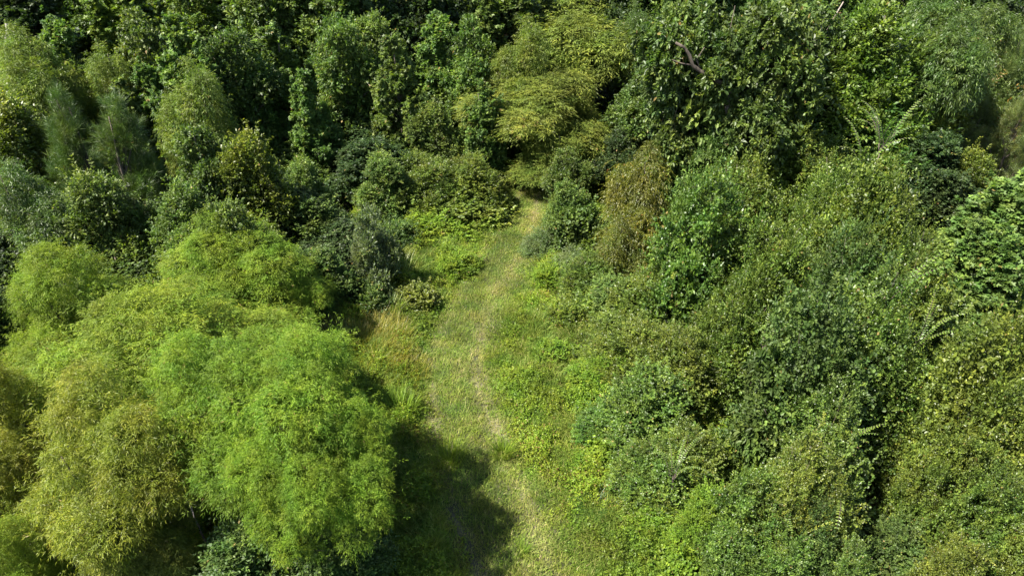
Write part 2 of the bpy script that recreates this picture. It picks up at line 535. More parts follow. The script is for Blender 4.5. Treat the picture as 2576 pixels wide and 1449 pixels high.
# near willows, bright
proto('willow_a', 'dome', 4.2, 5.2, 23000, 'willow', 'willow', zb=1.0, seed=1, stems=3, r0=.12, nl=36, rr=.15, heads=7, spreadk=1.12, upk=.25, hang=.95, low=-.6, jit=.42, esc=.12)
proto('willow_b', 'dome', 4.0, 5.0, 21000, 'willow', 'willow', zb=.9, seed=2, stems=3, r0=.12, nl=34, rr=.155, heads=6, spreadk=1.12, upk=.25, hang=1.0, low=-.6, jit=.42, esc=.12)
proto('willow_c', 'dome', 3.4, 5.0, 17000, 'willow', 'olive', zb=.8, seed=3, stems=2, r0=.10, nl=34, rr=.17, heads=6, upk=.25, hang=1.0, low=-.6, jit=.42, esc=.12)
proto('willow_d', 'dome', 4.2, 5.2, 21000, 'willow', 'willow', zb=2.9, seed=6, stems=4, r0=.12, nl=38, rr=.145, heads=8, spreadk=1.15, upk=.25, hang=1.0, low=-.35, jit=.42, esc=.14, nb=22)
# far willows
proto('farwillow_a', 'dome', 4.0, 6.0, 11000, 'willowfar', 'olive', zb=1.2, seed=4, stems=2, nl=34, rr=.17, heads=5, upk=.2, hang=1.5, bark=GREYBARK, nb=14, low=-.6)
proto('farwillow_b', 'dome', 3.2, 6.0, 5600, 'willowfar', 'olive', zb=1.2, seed=5, stems=1, nl=28, rr=.19, heads=4, upk=.3, hang=1.2, nb=14, low=-.6)
# gums
for i in range(3):
    proto('gum_%d' % i, 'cone', 4.0, 7.0, 6000, 'gum', 'gum', zb=.9, seed=10 + i, tiers=9, per=8, rr=.16, upk=.7, jit=.4, nb=26, low=-.15, depth=.15)
proto('gumnear', 'cone', 3.4, 6.0, 5200, 'gumnear', 'gumlight', zb=.6, seed=14, tiers=9, per=8, upk=.5, nb=22, rr=.2, low=-.15, depth=.15)
# general broadleaf
for i in range(3):
    proto('broad_%d' % i, 'dome', 3.6, 6.0, 5000, 'broadfar', 'mid', zb=.9, seed=20 + i, nl=40, rr=.16, heads=7, upk=.5, nb=18, low=-.3, depth=.15)
for i in range(2):
    proto('small_%d' % i, 'dome', 3.0, 4.0, 5600, 'smallfar', 'mid', zb=.5, seed=30 + i, nl=38, rr=.17, heads=6, upk=.5, nb=14, low=-.4, depth=.15)
# thicket mounds
for i in range(4):
    proto('mound_%d' % i, 'mound', 3.2, 3.2, 9000, 'small', 'thicket', seed=40 + i, stems=4, r0=.05, nl=44, rr=.13, upk=.55, nb=16, jit=.45, depth=.12, low=-.1, esc=.16, whips=70, mix=(('round', .22), ('tiny', .25)))
for i in range(2):
    proto('roundmound_%d' % i, 'mound', 3.2, 3.2, 5600, 'round', 'thicketgreen', seed=50 + i, stems=4, r0=.05, nl=40, rr=.135, upk=.55, nb=16, jit=.45, depth=.12, low=-.1, esc=.16, whips=60, mix=(('small', .3), ('big', .06)))
proto('lowmound_0', 'mound', 1.6, 1.0, 2600, 'small', 'weed', seed=60, stems=3, r0=.02, nl=20, rr=.16, upk=.8, nb=8)
proto('lowmound_1', 'mound', 1.6, 1.1, 2300, 'round', 'thicketgreen', seed=61, stems=3, r0=.02, nl=20, rr=.16, upk=.8, nb=8)
proto('elm', 'dome', 4.6, 5.6, 4600, 'elm', 'elm', zb=.8, seed=70, nl=44, rr=.16, heads=6, upk=.35, nb=22, jit=.3, bark=GREYBARK)
proto('big_a', 'dome', 4.8, 6.4, 4600, 'big', 'big', zb=1.6, seed=71, nl=30, rr=.14, heads=5, upk=.5, nb=26, bark=GREYBARK, r0=.16)
proto('big_b', 'mound', 2.2, 3.4, 2300, 'big', 'big', seed=72, stems=2, nl=20, rr=.16, upk=.5, nb=14)
proto('cedar', 'dome', 3.2, 4.4, 4700, 'cedar', 'cedar', zb=.2, seed=73, nl=40, rr=.15, heads=5, hang=1.7, upk=-.15, nb=12, low=-.8)
proto('pine_a', 'cone', 3.2, 5.6, 1900, 'pine', 'pine', zb=.5, seed=74, tiers=8, per=5, upk=1.0, jit=.3, nb=40, rr=.16, spiky=.7, inner=.5)
proto('pine_b', 'cone', 3.6, 6.0, 2200, 'pine', 'pineolive', zb=.4, seed=75, tiers=8, per=6, upk=1.0, jit=.3, nb=40, rr=.18, spiky=.8, inner=.5)
proto('feather', 'mound', 1.5, 1.3, 1500, 'feather', 'blue', seed=76, stems=3, r0=.02, nl=16, rr=.17, upk=.4, nb=8)
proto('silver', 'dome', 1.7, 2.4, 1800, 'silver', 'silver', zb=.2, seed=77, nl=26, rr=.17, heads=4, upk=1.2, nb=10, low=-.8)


def tag(o, label=None, cat=None, group=None, kind=None):
    if label: o["label"] = label
    if cat: o["category"] = cat
    if group: o["group"] = group
    if kind: o["kind"] = kind
    return o


def thing(name, loc, label, cat, group=None, rz=0, sc_=(1, 1, 1)):
    o = bpy.data.objects.new(name, None)
    o.empty_display_size = .2
    COL.objects.link(o)
    o.location = loc; o.rotation_euler = (0, 0, rz); o.scale = sc_
    return tag(o, label, cat, group)


def part(name, me, root, mat=None):
    o = bpy.data.objects.new(name, me)
    COL.objects.link(o); o.parent = root
    if mat is not None and len(o.material_slots):
        o.material_slots[0].link = 'OBJECT'; o.material_slots[0].material = mat
    return o


NAMES = {'willow': 'willow_tree', 'farwillow': 'willow_tree', 'gum': 'sweetgum_tree', 'gumnear': 'sweetgum_tree', 'broad': 'broadleaf_tree',
         'small': 'small_tree', 'mound': 'thicket_bush', 'roundmound': 'vine_covered_bush', 'lowmound': 'low_shrub', 'elm': 'elm_tree',
         'big': 'large_leaved_tree', 'cedar': 'drooping_cedar', 'pine': 'pine_tree', 'feather': 'feathery_shrub', 'silver': 'silver_shrub'}
CATS = {'willow': 'willow', 'farwillow': 'willow', 'gum': 'tree', 'gumnear': 'tree', 'broad': 'tree', 'small': 'tree', 'mound': 'bush',
        'roundmound': 'bush', 'lowmound': 'shrub', 'elm': 'tree', 'big': 'tree', 'cedar': 'cedar', 'pine': 'pine', 'feather': 'shrub', 'silver': 'shrub'}


def plant(key, cx, top, h, wpx, label, mat=None, group=None, rz=None, w=None, Y=None):
    """a plant whose top is seen at (cx, top) of the photo, h metres tall and wpx photo pixels wide"""
    w0, h0, crown, trunk, m0 = PROTO[key]
    if Y is None: Y = (CAM_H - h) / math.tan(ang(top))
    if cx <= 600 and top <= 200 and key.split('_')[0] in ('gum', 'broad', 'farwillow') and cx != 515 and Y < 25:
        Y = 25 + ((cx * 7) % 11) * .3
        h = CAM_H - Y * math.tan(ang(top))
    if 600 < cx < 1900 and top <= 320 and key.split('_')[0] in ('gum', 'broad', 'farwillow', 'small') and Y < 25.5:
        Y = 25.5 + ((cx * 7) % 13) * .25 + (2.5 if top < 60 else 0)
        h = CAM_H - Y * math.tan(ang(top))
    depth = Y * math.cos(PITCH) + (CAM_H - h * .65) * math.sin(PITCH)
    x = (cx - 1288) / FPX * depth
    if w is None: w = wpx * depth / FPX
    fam = key.split('_')[0]
    lim = {'gum': 1.25, 'pine': 1.15, 'mound': 1.75, 'roundmound': 1.75}.get(fam, 1.3)
    if (h / h0) / (w / w0) > lim: w = w0 * (h / h0) / lim      # no stretched crowns
    z = float(terrain(x, Y))
    if rz is None: rz = random.uniform(0, 6.28)
    root = thing(NAMES[fam], (x, Y, z), label, CATS[fam], group, rz, (w / w0, w / w0, h / h0))
    part('trunk' if fam not in ('mound', 'roundmound', 'lowmound', 'feather') else 'stems', trunk, root)
    part('crown' if fam not in ('mound', 'roundmound', 'lowmound', 'feather') else 'foliage', crown, root, M[mat] if mat else None)
    return root

#PLACEMENTS
# ------------------------------------------------------------------ ground
PATH_PX = [(1345, 450), (1320, 560), (1285, 660), (1225, 740), (1180, 820), (1150, 900), (1150, 975), (1180, 1062), (1220, 1205), (1255, 1300), (1310, 1449), (1370, 1700)]
RUT_R = [(1360, 450), (1345, 560), (1302, 660), (1250, 740), (1215, 820), (1197, 900), (1203, 975), (1240, 1062), (1290, 1205), (1330, 1300), (1385, 1449), (1440, 1700)]
RUT_L = [(1325, 450), (1265, 560), (1196, 660), (1140, 760), (1100, 840), (1080, 910), (1078, 990), (1090, 1100), (1120, 1230), (1150, 1330), (1200, 1449), (1260, 1700)]


def poly(pxs):
    return np.array([ground_at(a, b)[:2] for a, b in pxs])


PC, PR, PL = poly(PATH_PX), poly(RUT_R), poly(RUT_L)


def dist(x, y, P):
    p = np.stack([np.asarray(x), np.asarray(y)], -1)
    best = np.full(p.shape[:-1], 1e9)
    for a, b in zip(P[:-1], P[1:]):
        d = b - a; t = np.clip(((p - a) @ d) / (d @ d), 0, 1)
        best = np.minimum(best, np.linalg.norm(p - (a + t[..., None] * d), axis=-1))
    return best


def axis_coords(lo, hi, step, far):
    c = list(np.arange(lo, hi + step / 2, step))
    out = [lo - 4, lo - 12, lo - 40, lo - 120, -far][::-1]
    return np.array(out + c + [hi + 4, hi + 12, hi + 40, hi + 120, far])


gx = axis_coords(-18, 18, .2, 500); gy = axis_coords(0, 44, .2, 600)
X, Y_ = np.meshgrid(gx, gy)
Z = terrain(X, Y_)
verts = np.stack([X, Y_, Z], -1).reshape(-1, 3)
nx, ny = len(gx), len(gy)
i = np.arange(nx * ny).reshape(ny, nx)
faces = np.stack([i[:-1, :-1], i[:-1, 1:], i[1:, 1:], i[1:, :-1]], -1).reshape(-1, 4)
gm = bpy.data.meshes.new("ground")
gm.from_pydata(verts.tolist(), [], faces.tolist())
a_ = gm.attributes.new("track", 'FLOAT', 'POINT')
dr = np.minimum(dist(X, Y_, PR), dist(X, Y_, PL)).ravel()
a_.data.foreach_set("value", np.exp(-(dr / .30) ** 2) * np.clip(N3(X, Y_, .8).ravel() * 1.6 - .3, 0, 1).astype(np.float32))
gm.shade_smooth()
m = bpy.data.materials.new("soil"); m.use_nodes = True
nt = m.node_tree; b = nt.nodes["Principled BSDF"]; b.inputs["Roughness"].default_value = .95
tc = nt.nodes.new("ShaderNodeTexCoord")
nz = nt.nodes.new("ShaderNodeTexNoise"); nz.inputs["Scale"].default_value = 3.0; nz.inputs["Detail"].default_value = 9
rp = nt.nodes.new("ShaderNodeValToRGB")
rp.color_ramp.elements[0].position = .35; rp.color_ramp.elements[0].color = (.022, .026, .010, 1)
rp.color_ramp.elements[1].position = .7; rp.color_ramp.elements[1].color = (.075, .068, .034, 1)
at = nt.nodes.new("ShaderNodeAttribute"); at.attribute_name = "track"
nz2 = nt.nodes.new("ShaderNodeTexNoise"); nz2.inputs["Scale"].default_value = 1.3; nz2.inputs["Detail"].default_value = 5
mt = nt.nodes.new("ShaderNodeMath"); mt.operation = 'MULTIPLY'
mx = nt.nodes.new("ShaderNodeMix"); mx.data_type = 'RGBA'; mx.inputs[7].default_value = (.20, .18, .10, 1)
bp = nt.nodes.new("ShaderNodeBump"); bp.inputs["Distance"].default_value = .05
L = nt.links
L.new(tc.outputs["Object"], nz.inputs["Vector"]); L.new(tc.outputs["Object"], nz2.inputs["Vector"])
L.new(nz.outputs[0], rp.inputs[0]); L.new(rp.outputs[0], mx.inputs[6])
L.new(at.outputs["Fac"], mt.inputs[0]); L.new(nz2.outputs[0], mt.inputs[1]); L.new(mt.outputs[0], mx.inputs[0])
L.new(mx.outputs[2], b.inputs["Base Color"]); L.new(nz.outputs[0], bp.inputs["Height"]); L.new(bp.outputs[0], b.inputs["Normal"])
gm.materials.append(m)
g = bpy.data.objects.new("ground", gm); COL.objects.link(g)
tag(g, kind="structure")


def blades(rng, x, y, z0, hgt, wid, leanv, bend=.5):
    n = len(x)
    a = rng.uniform(0, 2 * math.pi, n)
    d = np.stack([np.cos(a), np.sin(a)], -1)
    lx = d * (hgt * leanv)[:, None]
    base = np.stack([x, y, z0], -1)
    s = np.stack([-np.sin(a), np.cos(a), np.zeros(n)], -1) * wid[:, None] * .5
    mid = base + np.concatenate([lx * .45, (hgt * .62)[:, None]], 1)
    tip = base + np.concatenate([lx * 1.15, (hgt * (1 - bend * leanv * .6))[:, None]], 1)
    V = np.stack([base, mid + s, tip, mid - s], 1)
    return V


# grass over the clearing: short in the track, taller and greener to the sides
rng = np.random.default_rng(100)
n = 620000
gy_ = 5.0 + 25 * rng.random(n) ** 1.15
gx_ = rng.uniform(-5.5, 6.0, n) + np.interp(gy_, PC[::-1, 1], PC[::-1, 0])
dc = dist(gx_, gy_, PC)
drut = np.minimum(dist(gx_, gy_, PR), dist(gx_, gy_, PL))
keep = rng.random(n) < np.clip(1.15 - dc * .12, .3, 1)
bare = N3(gx_, gy_, .55) * .6 + N1(gx_, gy_, .22) * .4
rut = np.exp(-(drut / .22) ** 2) * np.clip(N2(gx_, gy_, 1.7) * 2 - .35, 0, 1)
keep &= ~((rut > rng.random(n) * 1.2 + .2) & (bare > .60))
gx_, gy_, dc, drut, bare, rut = [q[keep] for q in (gx_, gy_, dc, drut, bare, rut)]
n = len(gx_)
tall = np.clip((dc - .8) / 1.5, 0, 1)
cl = N2(gx_, gy_, .7) * .6 + N1(gx_, gy_, .3) * .4
hh = (.10 + .10 * cl + tall * (.10 + .30 * cl)) * rng.uniform(.55, 1.3, n) * (1 - .45 * rut)
straw = N3(gx_, gy_, 1.9) * .5 + N2(gx_, gy_, .45) * .5
v = .38 + .50 * (straw - .5) + .26 * np.exp(-(drut / .22) ** 2) + .22 * np.clip(1 - dc / 1.1, 0, 1) * straw + rng.normal(0, .16, n)
v = np.where(rng.random(n) < .05 + .12 * rut, rng.uniform(.85, 1.0, n), v)
V = blades(rng, gx_, gy_, terrain(gx_, gy_) - .01, hh, rng.uniform(.006, .013, n) * (1 + .5 * tall), rng.uniform(.15, .9, n))
go = bpy.data.objects.new("grass", quadmesh("grass", V, np.clip(v, 0, 1), M['grass'])); COL.objects.link(go)
tag(go, "short straw and green grass covering the two wheel tracks", "grass", kind="stuff")

# leafy weeds on both sides of the track
rng = np.random.default_rng(101)
n = 190000
wy = 5.0 + 26 * rng.random(n) ** 1.1
wx = rng.uniform(-6.5, 6.5, n) + np.interp(wy, PC[::-1, 1], PC[::-1, 0])
dc = dist(wx, wy, PC)
cl = N3(wx, wy, .9) * .55 + N1(wx, wy, .35) * .45
side = np.clip((dc - .7) / .7, 0, 1)
keep = rng.random(n) < (.07 + .95 * side) * np.clip(cl * 2.4 - .45, .08, 1)
wx, wy, dc, cl, side = [q[keep] for q in (wx, wy, dc, cl, side)]
n = len(wx)
hh = (.05 + side * (.10 + .95 * np.clip(cl - .3, 0, 1) * (.5 + .5 * np.clip(dc - 1, 0, 2)))) * rng.uniform(.35, 1.0, n)
O = np.stack([wx, wy, terrain(wx, wy) + hh - .08], -1)
A = unit(rng.normal(0, .45, (n, 3)) + np.array([0, 0, 1.0]))
s = dict(m=9, L=.17, ll=.055, lw=.026, phi=1.05, droop=.15, arr='spiral', nj=.5, jit=.01, odd=.02)
V, v = sprigs(rng, O, A, s)
v = np.clip(v + np.repeat((N2(wx, wy, 1.6) - .5) * .7, 9), 0, 1)
wo = bpy.data.objects.new("weeds", quadmesh("weeds", V, v, M['weed'])); COL.objects.link(wo)
tag(wo, "knee high leafy green weeds spreading along both sides of the track", "weeds", kind="stuff")

# undergrowth on the forest floor
rng = np.random.default_rng(102)
n = 50000
ux = rng.uniform(-26, 26, n); uy = rng.uniform(4, 46, n)
dc = dist(ux, uy, PC)
keep = (dc > 3.2) | (uy > 29)
ux, uy = ux[keep], uy[keep]; n = len(ux)
O = np.stack([ux, uy, terrain(ux, uy) + rng.uniform(0, .55, n) * N1(ux, uy, 1.2)], -1)
A = unit(rng.normal(0, .5, (n, 3)) + np.array([0, 0, 1.0]))
V, v = sprigs(rng, O, A, dict(m=8, L=.30, ll=.12, lw=.06, phi=1.05, droop=.15, arr='spiral', nj=.5, jit=.02))
uo = bpy.data.objects.new("undergrowth", quadmesh("undergrowth", V, v, M['mid'])); COL.objects.link(uo)
tag(uo, "low leafy undergrowth on the shaded forest floor", "undergrowth", kind="stuff")

# ------------------------------------------------------------------ plants
# left: the bright willow clump
plant('willow_d', 660, 890, 4.7, 510, "nearest bright lime green willow dome, its drooping shoots beside the large shadow on the track", mat='willow')
plant('willow_b', 420, 700, 4.9, 640, "broad lime green willow dome in the middle of the left willow clump", mat='willow')
plant('willow_a', 550, 552, 4.1, 440, "rearmost bright willow dome with its top against dark forest shade", mat='willow', rz=2.1)
plant('willow_b', 170, 590, 4.7, 380, "leftmost lime green willow dome at the left edge of the photo", mat='willow', rz=4.0)
plant('willow_a', 690, 640, 2.9, 270, "right shoulder of the bright willow clump above the fallen log", mat='willow', rz=3.3)
plant('willow_b', 740, 820, 2.8, 300, "small bright willow head beside the golden grass patch", mat='willow', rz=1.0)
plant('willow_a', 850, 985, 2.6, 230, "low right flank of the bright willow clump nearest the track", mat='willow', rz=5.1)
plant('willow_c', 225, 925, 5.1, 470, "dull olive yellow willow dome filling the lower left of the photo", mat='straw')
plant('willow_c', 20, 860, 4.4, 260, "straw coloured willow at the left edge behind the olive dome", mat='straw', rz=2.0)
plant('willow_c', 330, 1190, 3.4, 330, "shaded olive willow with thin twigs below the olive yellow dome", mat='olive', rz=1.0)
plant('willow_b', 20, 1290, 3.2, 220, "small bright green willow in the bottom left corner", mat='willow', rz=.4)
plant('willow_d', 795, 1080, 4.1, 300, "low shaded willow skirt hanging beneath the nearest bright willow", mat='willow', rz=1.9)
plant('small_0', 640, 1330, 2.2, 330, "dark shaded bush at the bottom edge under the nearest bright willow", mat='mid', rz=1.2)

# left middle: second row behind the clump
plant('farwillow_b', 70, 385, 5.2, 230, "grey green willow with a visible dark trunk at the left edge", mat='midwillow')
plant('small_0', 262, 440, 4.6, 240, "light green narrow leaved tree directly behind the leftmost willow domes", mat='gumpale')
plant('small_1', 470, 458, 4.4, 200, "pale green bushy tree behind the rearmost bright willow dome", mat='gumpale')
plant('pine_a', 320, 235, 5.8, 270, "soft green pine with long upturned needle tufts", mat='pine')
plant('pine_a', 190, 215, 6.0, 180, "dark green pine partly behind the larger soft pine", mat='pine', rz=2)
plant('small_0', 50, 240, 5.4, 260, "olive green rounded tree above the grey green willow", mat='thicketolive', rz=2)
plant('small_1', 395, 500, 3.6, 150, "small dark shrub tucked between two pale bushy trees", mat='mid', rz=2)
plant('broad_0', 600, 470, 4.6, 200, "blue green leafy sapling between pale bush and dark hollow", mat='gumpale', rz=1)
plant('farwillow_b', 515, 125, 6.6, 185, "yellow green willow standing alone among dark trees of the left forest", mat='olive')
plant('farwillow_b', 462, 200, 5.8, 90, "narrow yellow green willow shoot leaning beside the lone willow", mat='olive', rz=1.3)
plant('broad_1', 520, 300, 5.2, 200, "dark vine hung tree beneath the lone yellow green willow", mat='mid')
plant('small_0', 640, 350, 4.6, 120, "olive tinted sapling in shade left of the sweetgum columns", mat='thicketolive', rz=1)
plant('gum_0', 700, 60, 7.6, 230, "tall bright sweetgum column right of the lone willow", mat='gum')
plant('gum_1', 660, 165, 6.6, 120, "slender sweetgum spire in front of the tall bright column", mat='gumlight')
plant('gum_2', 780, 180, 6.6, 130, "sweetgum with upright leafy spires beside the central dark hollow", mat='gum')
plant('gum_0', 675, 262, 5.6, 120, "light green sweetgum sapling with stacked star leaves", mat='gumlight', rz=2)
plant('small_1', 810, 320, 4.2, 230, "rounded green tree with yellowish sprays at the dark hollow", mat='gum', rz=.5)
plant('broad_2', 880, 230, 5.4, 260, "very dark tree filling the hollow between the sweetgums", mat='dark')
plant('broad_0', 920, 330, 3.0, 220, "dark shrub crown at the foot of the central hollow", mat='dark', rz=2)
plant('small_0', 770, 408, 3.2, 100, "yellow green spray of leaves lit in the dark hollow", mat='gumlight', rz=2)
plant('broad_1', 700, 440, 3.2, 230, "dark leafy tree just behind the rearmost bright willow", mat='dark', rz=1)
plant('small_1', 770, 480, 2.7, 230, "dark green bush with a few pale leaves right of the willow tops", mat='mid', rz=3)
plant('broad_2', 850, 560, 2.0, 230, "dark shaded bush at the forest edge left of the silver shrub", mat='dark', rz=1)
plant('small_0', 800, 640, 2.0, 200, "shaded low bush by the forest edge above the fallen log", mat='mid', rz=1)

plant('small_1', 820, 1330, 1.9, 300, "dark understory bush at the bottom edge beside the willow shadow", mat='mid', rz=2.2)
plant('broad_0', -40, 700, 3.6, 260, "dark leafy tree at the left edge between the leftmost and straw willows", mat='mid', rz=2.4)
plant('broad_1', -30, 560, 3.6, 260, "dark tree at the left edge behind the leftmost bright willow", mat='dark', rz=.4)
plant('willow_c', -60, 1120, 3.6, 300, "straw coloured willow cut by the left edge below the middle", mat='straw', rz=.4)
plant('small_1', 330, 620, 2.8, 300, "shaded tree hidden between the bright willow domes", mat='mid', rz=.9)
# far left row
plant('farwillow_a', 85, 55, 7.0, 150, "rounded yellow green tree near the top left corner", mat='olive')
plant('gum_1', 168, 50, 7.0, 80, "thin sweetgum spire beside the rounded yellow green tree", mat='gumlight', rz=1)
plant('farwillow_a', 110, 150, 6.4, 130, "olive yellow tree below the top left rounded tree", mat='olive', rz=2)
plant('farwillow_b', 285, 90, 6.8, 110, "soft olive tree left of the large upper sweetgum", mat='olive', rz=2)
plant('farwillow_b', 270, 150, 6.2, 80, "thin olive tree in front of the soft olive tree", mat='olive', rz=1)
plant('broad_1', 215, 130, 6.2, 140, "dark green tree between two olive trees in the upper left", mat='mid', rz=1)
plant('broad_2', 380, 0, 8.0, 210, "large pale green broad crown in the upper left forest", mat='gumpale')
plant('gum_0', 470, 40, 7.6, 150, "mid green sweetgum right of the large pale crown", mat='gum', rz=1)
plant('gum_1', 395, 160, 6.4, 150, "green sweetgum below the large pale crown", mat='gum', rz=3)
plant('gum_2', 330, 200, 6.0, 100, "small pale vine covered column beside the pines", mat='gumpale', rz=3)
plant('broad_0', 20, 130, 6.4, 120, "dark tree at the left edge below the top corner", mat='mid', rz=3)
plant('broad_0', 590, 20, 7.8, 150, "shaded broad tree between the upper left crown and bright column", mat='mid', rz=2)

# upper middle
plant('broad_0', 860, 10, 8.0, 150, "green broad tree high in the centre left background", mat='gum', rz=2)
plant('broad_1', 950, 0, 8.0, 160, "grey green broad tree behind the central dark hollow", mat='gumpale', rz=1)
plant('gum_0', 1000, 90, 7.0, 120, "pale leaved sweetgum beside the dark central gap", mat='gumpale', rz=3)
plant('gum_1', 1095, 30, 7.6, 190, "tall yellow green sweetgum left of the olive willows", mat='gumlight', rz=.7)
plant('broad_2', 1180, 20, 7.8, 150, "dark green broad tree right next to the upper olive willow", mat='gum', rz=2.2)
plant('gum_0', 1215, 200, 6.0, 130, "shorter sweetgum with lit tips left of the lower olive willow", mat='gum', rz=1.7)
plant('small_0', 1085, 262, 5.4, 170, "pale grey green tree below the tall yellow green sweetgum", mat='gumpale', rz=.7)
plant('small_1', 1180, 300, 4.8, 130, "mid green tree behind the hedge at the end of the track", mat='gum', rz=1.7)
plant('small_0', 965, 385, 2.7, 150, "upright leafy shrub at the left end of the trackside hedge", mat='gumlight', rz=2.7)
plant('mound_0', 1070, 378, 2.5, 220, "rounded grey green bush in the middle of the trackside hedge", mat='thicket', group="hedge of bushes at the left of the track end")
plant('mound_1', 1195, 392, 2.1, 180, "rounded olive bush nearest the end of the track", mat='thicketolive', group="hedge of bushes at the left of the track end")
plant('mound_2', 1120, 450, 1.4, 200, "low dark based bush in front of the rounded hedge bushes", mat='thicket', group="hedge of bushes at the left of the track end")
plant('mound_3', 1000, 450, 1.7, 160, "dark green bush in front of the upright leafy shrub", mat='mid')
plant('mound_0', 1215, 455, .9, 90, "small yellowish bush hiding the bend where the track ends", mat='yellow', rz=1)
plant('broad_0', 870, 0, 8.4, 160, "dark tree crown at the top edge left of centre", mat='mid', rz=5)

# centre olive willows
plant('farwillow_a', 1370, 165, 5.2, 370, "wide olive green willow arching above the end of the track", mat='olive')
plant('farwillow_b', 1395, 315, 3.4, 240, "lower olive willow skirt hanging over the shaded track end", mat='olive', rz=.7)
plant('farwillow_a', 1420, -50, 6.8, 460, "tall olive willow at the top edge behind the arching willow", mat='olive', rz=1.2)
plant('farwillow_b', 1590, -10, 6.6, 160, "twiggy olive willow with bare grey stems right of the tall one", mat='midwillow', rz=2.2)
plant('farwillow_b', 1330, 20, 7.6, 140, "left arm of the tall olive willow group", mat='olive', rz=3)
plant('small_1', 1430, 365, 2.6, 120, "small soft green tree right of the shaded track end", mat='midwillow', rz=.5)
plant('gum_1', 1545, 270, 4.2, 110, "bright green leafy sapling right of the arching willow", mat='gum', rz=.2)
plant('broad_2', 1560, 320, 4.0, 150, "dark understory tree between willow and thicket", mat='dark', rz=2.6)
plant('broad_1', 1620, 150, 6.0, 200, "dark twiggy tree behind the large leaved sprays", mat='mid', rz=2.6)

# upper right
plant('big_a', 1740, -30, 8.2, 330, "large leaved tree with exposed grey limbs at the top", mat='big')
plant('big_a', 1900, -40, 8.4, 260, "glossy leaved tree at the top edge right of the grey limbs", mat='big', rz=2)
plant('big_b', 1790, 110, 6.6, 150, "cluster of glossy large leaves in front of the curved limb", mat='gumpale', rz=2)
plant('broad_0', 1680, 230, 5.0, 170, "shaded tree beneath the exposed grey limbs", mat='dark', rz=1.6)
plant('big_b', 1690, 315, 4.2, 140, "pale large leaved shrub left of the bright broadleaf bush", mat='gumpale', rz=1)
plant('elm', 2120, 110, 6.2, 440, "wide deep green elm with arching sprays in the upper right", mat='elm')
plant('elm', 2020, -20, 7.8, 230, "pale green tree behind the wide elm", mat='big', rz=1.3)
plant('small_1', 2190, -30, 8.0, 200, "mid green tree at the top edge right of centre", mat='thicket', rz=1)
plant('small_0', 2330, 60, 6.6, 240, "grey olive tree to the right of the wide elm", mat='thicketolive', rz=1)
plant('farwillow_a', 2330, -60, 8.2, 240, "soft olive tree at the top right edge", mat='midwillow', rz=1)
plant('farwillow_a', 2470, -20, 7.4, 220, "soft green rounded tree in the top right corner", mat='midwillow', rz=3)
plant('broad_2', 2420, 60, 6.0, 150, "dark tree in the gap below the top right corner", mat='dark', rz=.3)
plant('pine_b', 2520, 90, 6.0, 230, "olive pine with feathery needles at the right edge", mat='pineolive')
plant('pine_b', 2440, 190, 4.8, 150, "small pine beside the orange tinged foliage", mat='pineolive', rz=2)
plant('pine_b', 2550, 230, 4.6, 170, "lower pine at the right edge above the sweetgum", mat='pineolive', rz=4)
plant('feather', 2462, 150, 5.0, 70, "orange brown dying foliage between the olive pines", mat='orange', w=1.1)
plant('small_0', 1870, 235, 5.0, 190, "bright fresh green tree above the central thicket", mat='gumlight', rz=.4)
plant('gum_2', 1845, 195, 5.4, 70, "thin bright sapling spire rising behind the thicket", mat='gumlight', rz=.9)
plant('mound_2', 1970, 300, 4.4, 320, "yellowish rounded bush crowning the thicket below the elm", mat='thicketolive', rz=1)
plant('mound_0', 2060, 345, 4.1, 300, "olive bush right of the crowning yellowish bush", mat='thicketolive', rz=2)
plant('mound_3', 1790, 340, 4.0, 190, "pale bright green bush left of the crowning bush", mat='gumlight', rz=2)
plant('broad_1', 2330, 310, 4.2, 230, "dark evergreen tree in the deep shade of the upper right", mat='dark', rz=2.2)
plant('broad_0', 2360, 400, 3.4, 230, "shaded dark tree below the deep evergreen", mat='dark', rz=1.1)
plant('small_0', 2430, 370, 3.6, 140, "dull olive shrub between dark shade and right sweetgum", mat='thicketolive', rz=3.1)
plant('gumnear', 2530, 420, 4.9, 300, "bright star leaved sweetgum at the right edge of the photo", mat='gumlight')
plant('gumnear', 2480, 560, 4.0, 240, "lower sweetgum with glossy star leaves at the right edge", mat='gum', rz=2)
plant('cedar', 1615, 385, 4.2, 230, "drooping golden green cedar like bush with hanging sprays", mat='cedar')
plant('cedar', 1570, 560, 2.6, 150, "lower drooping olive foliage below the golden green bush", mat='cedar', rz=2)

# right thicket
_plant = plant
_tr = random.Random(21)


def plant(key, cx, top, h, wpx, label, **kw):
    if cx > 1740 and h > 1.4 and key.split('_')[0] in ('mound', 'roundmound'):
        h *= _tr.uniform(1.1, 1.65 if top < 1100 else 1.3); wpx *= _tr.uniform(.72, .98)
    return _plant(key, cx, top, h, wpx, label, **kw)


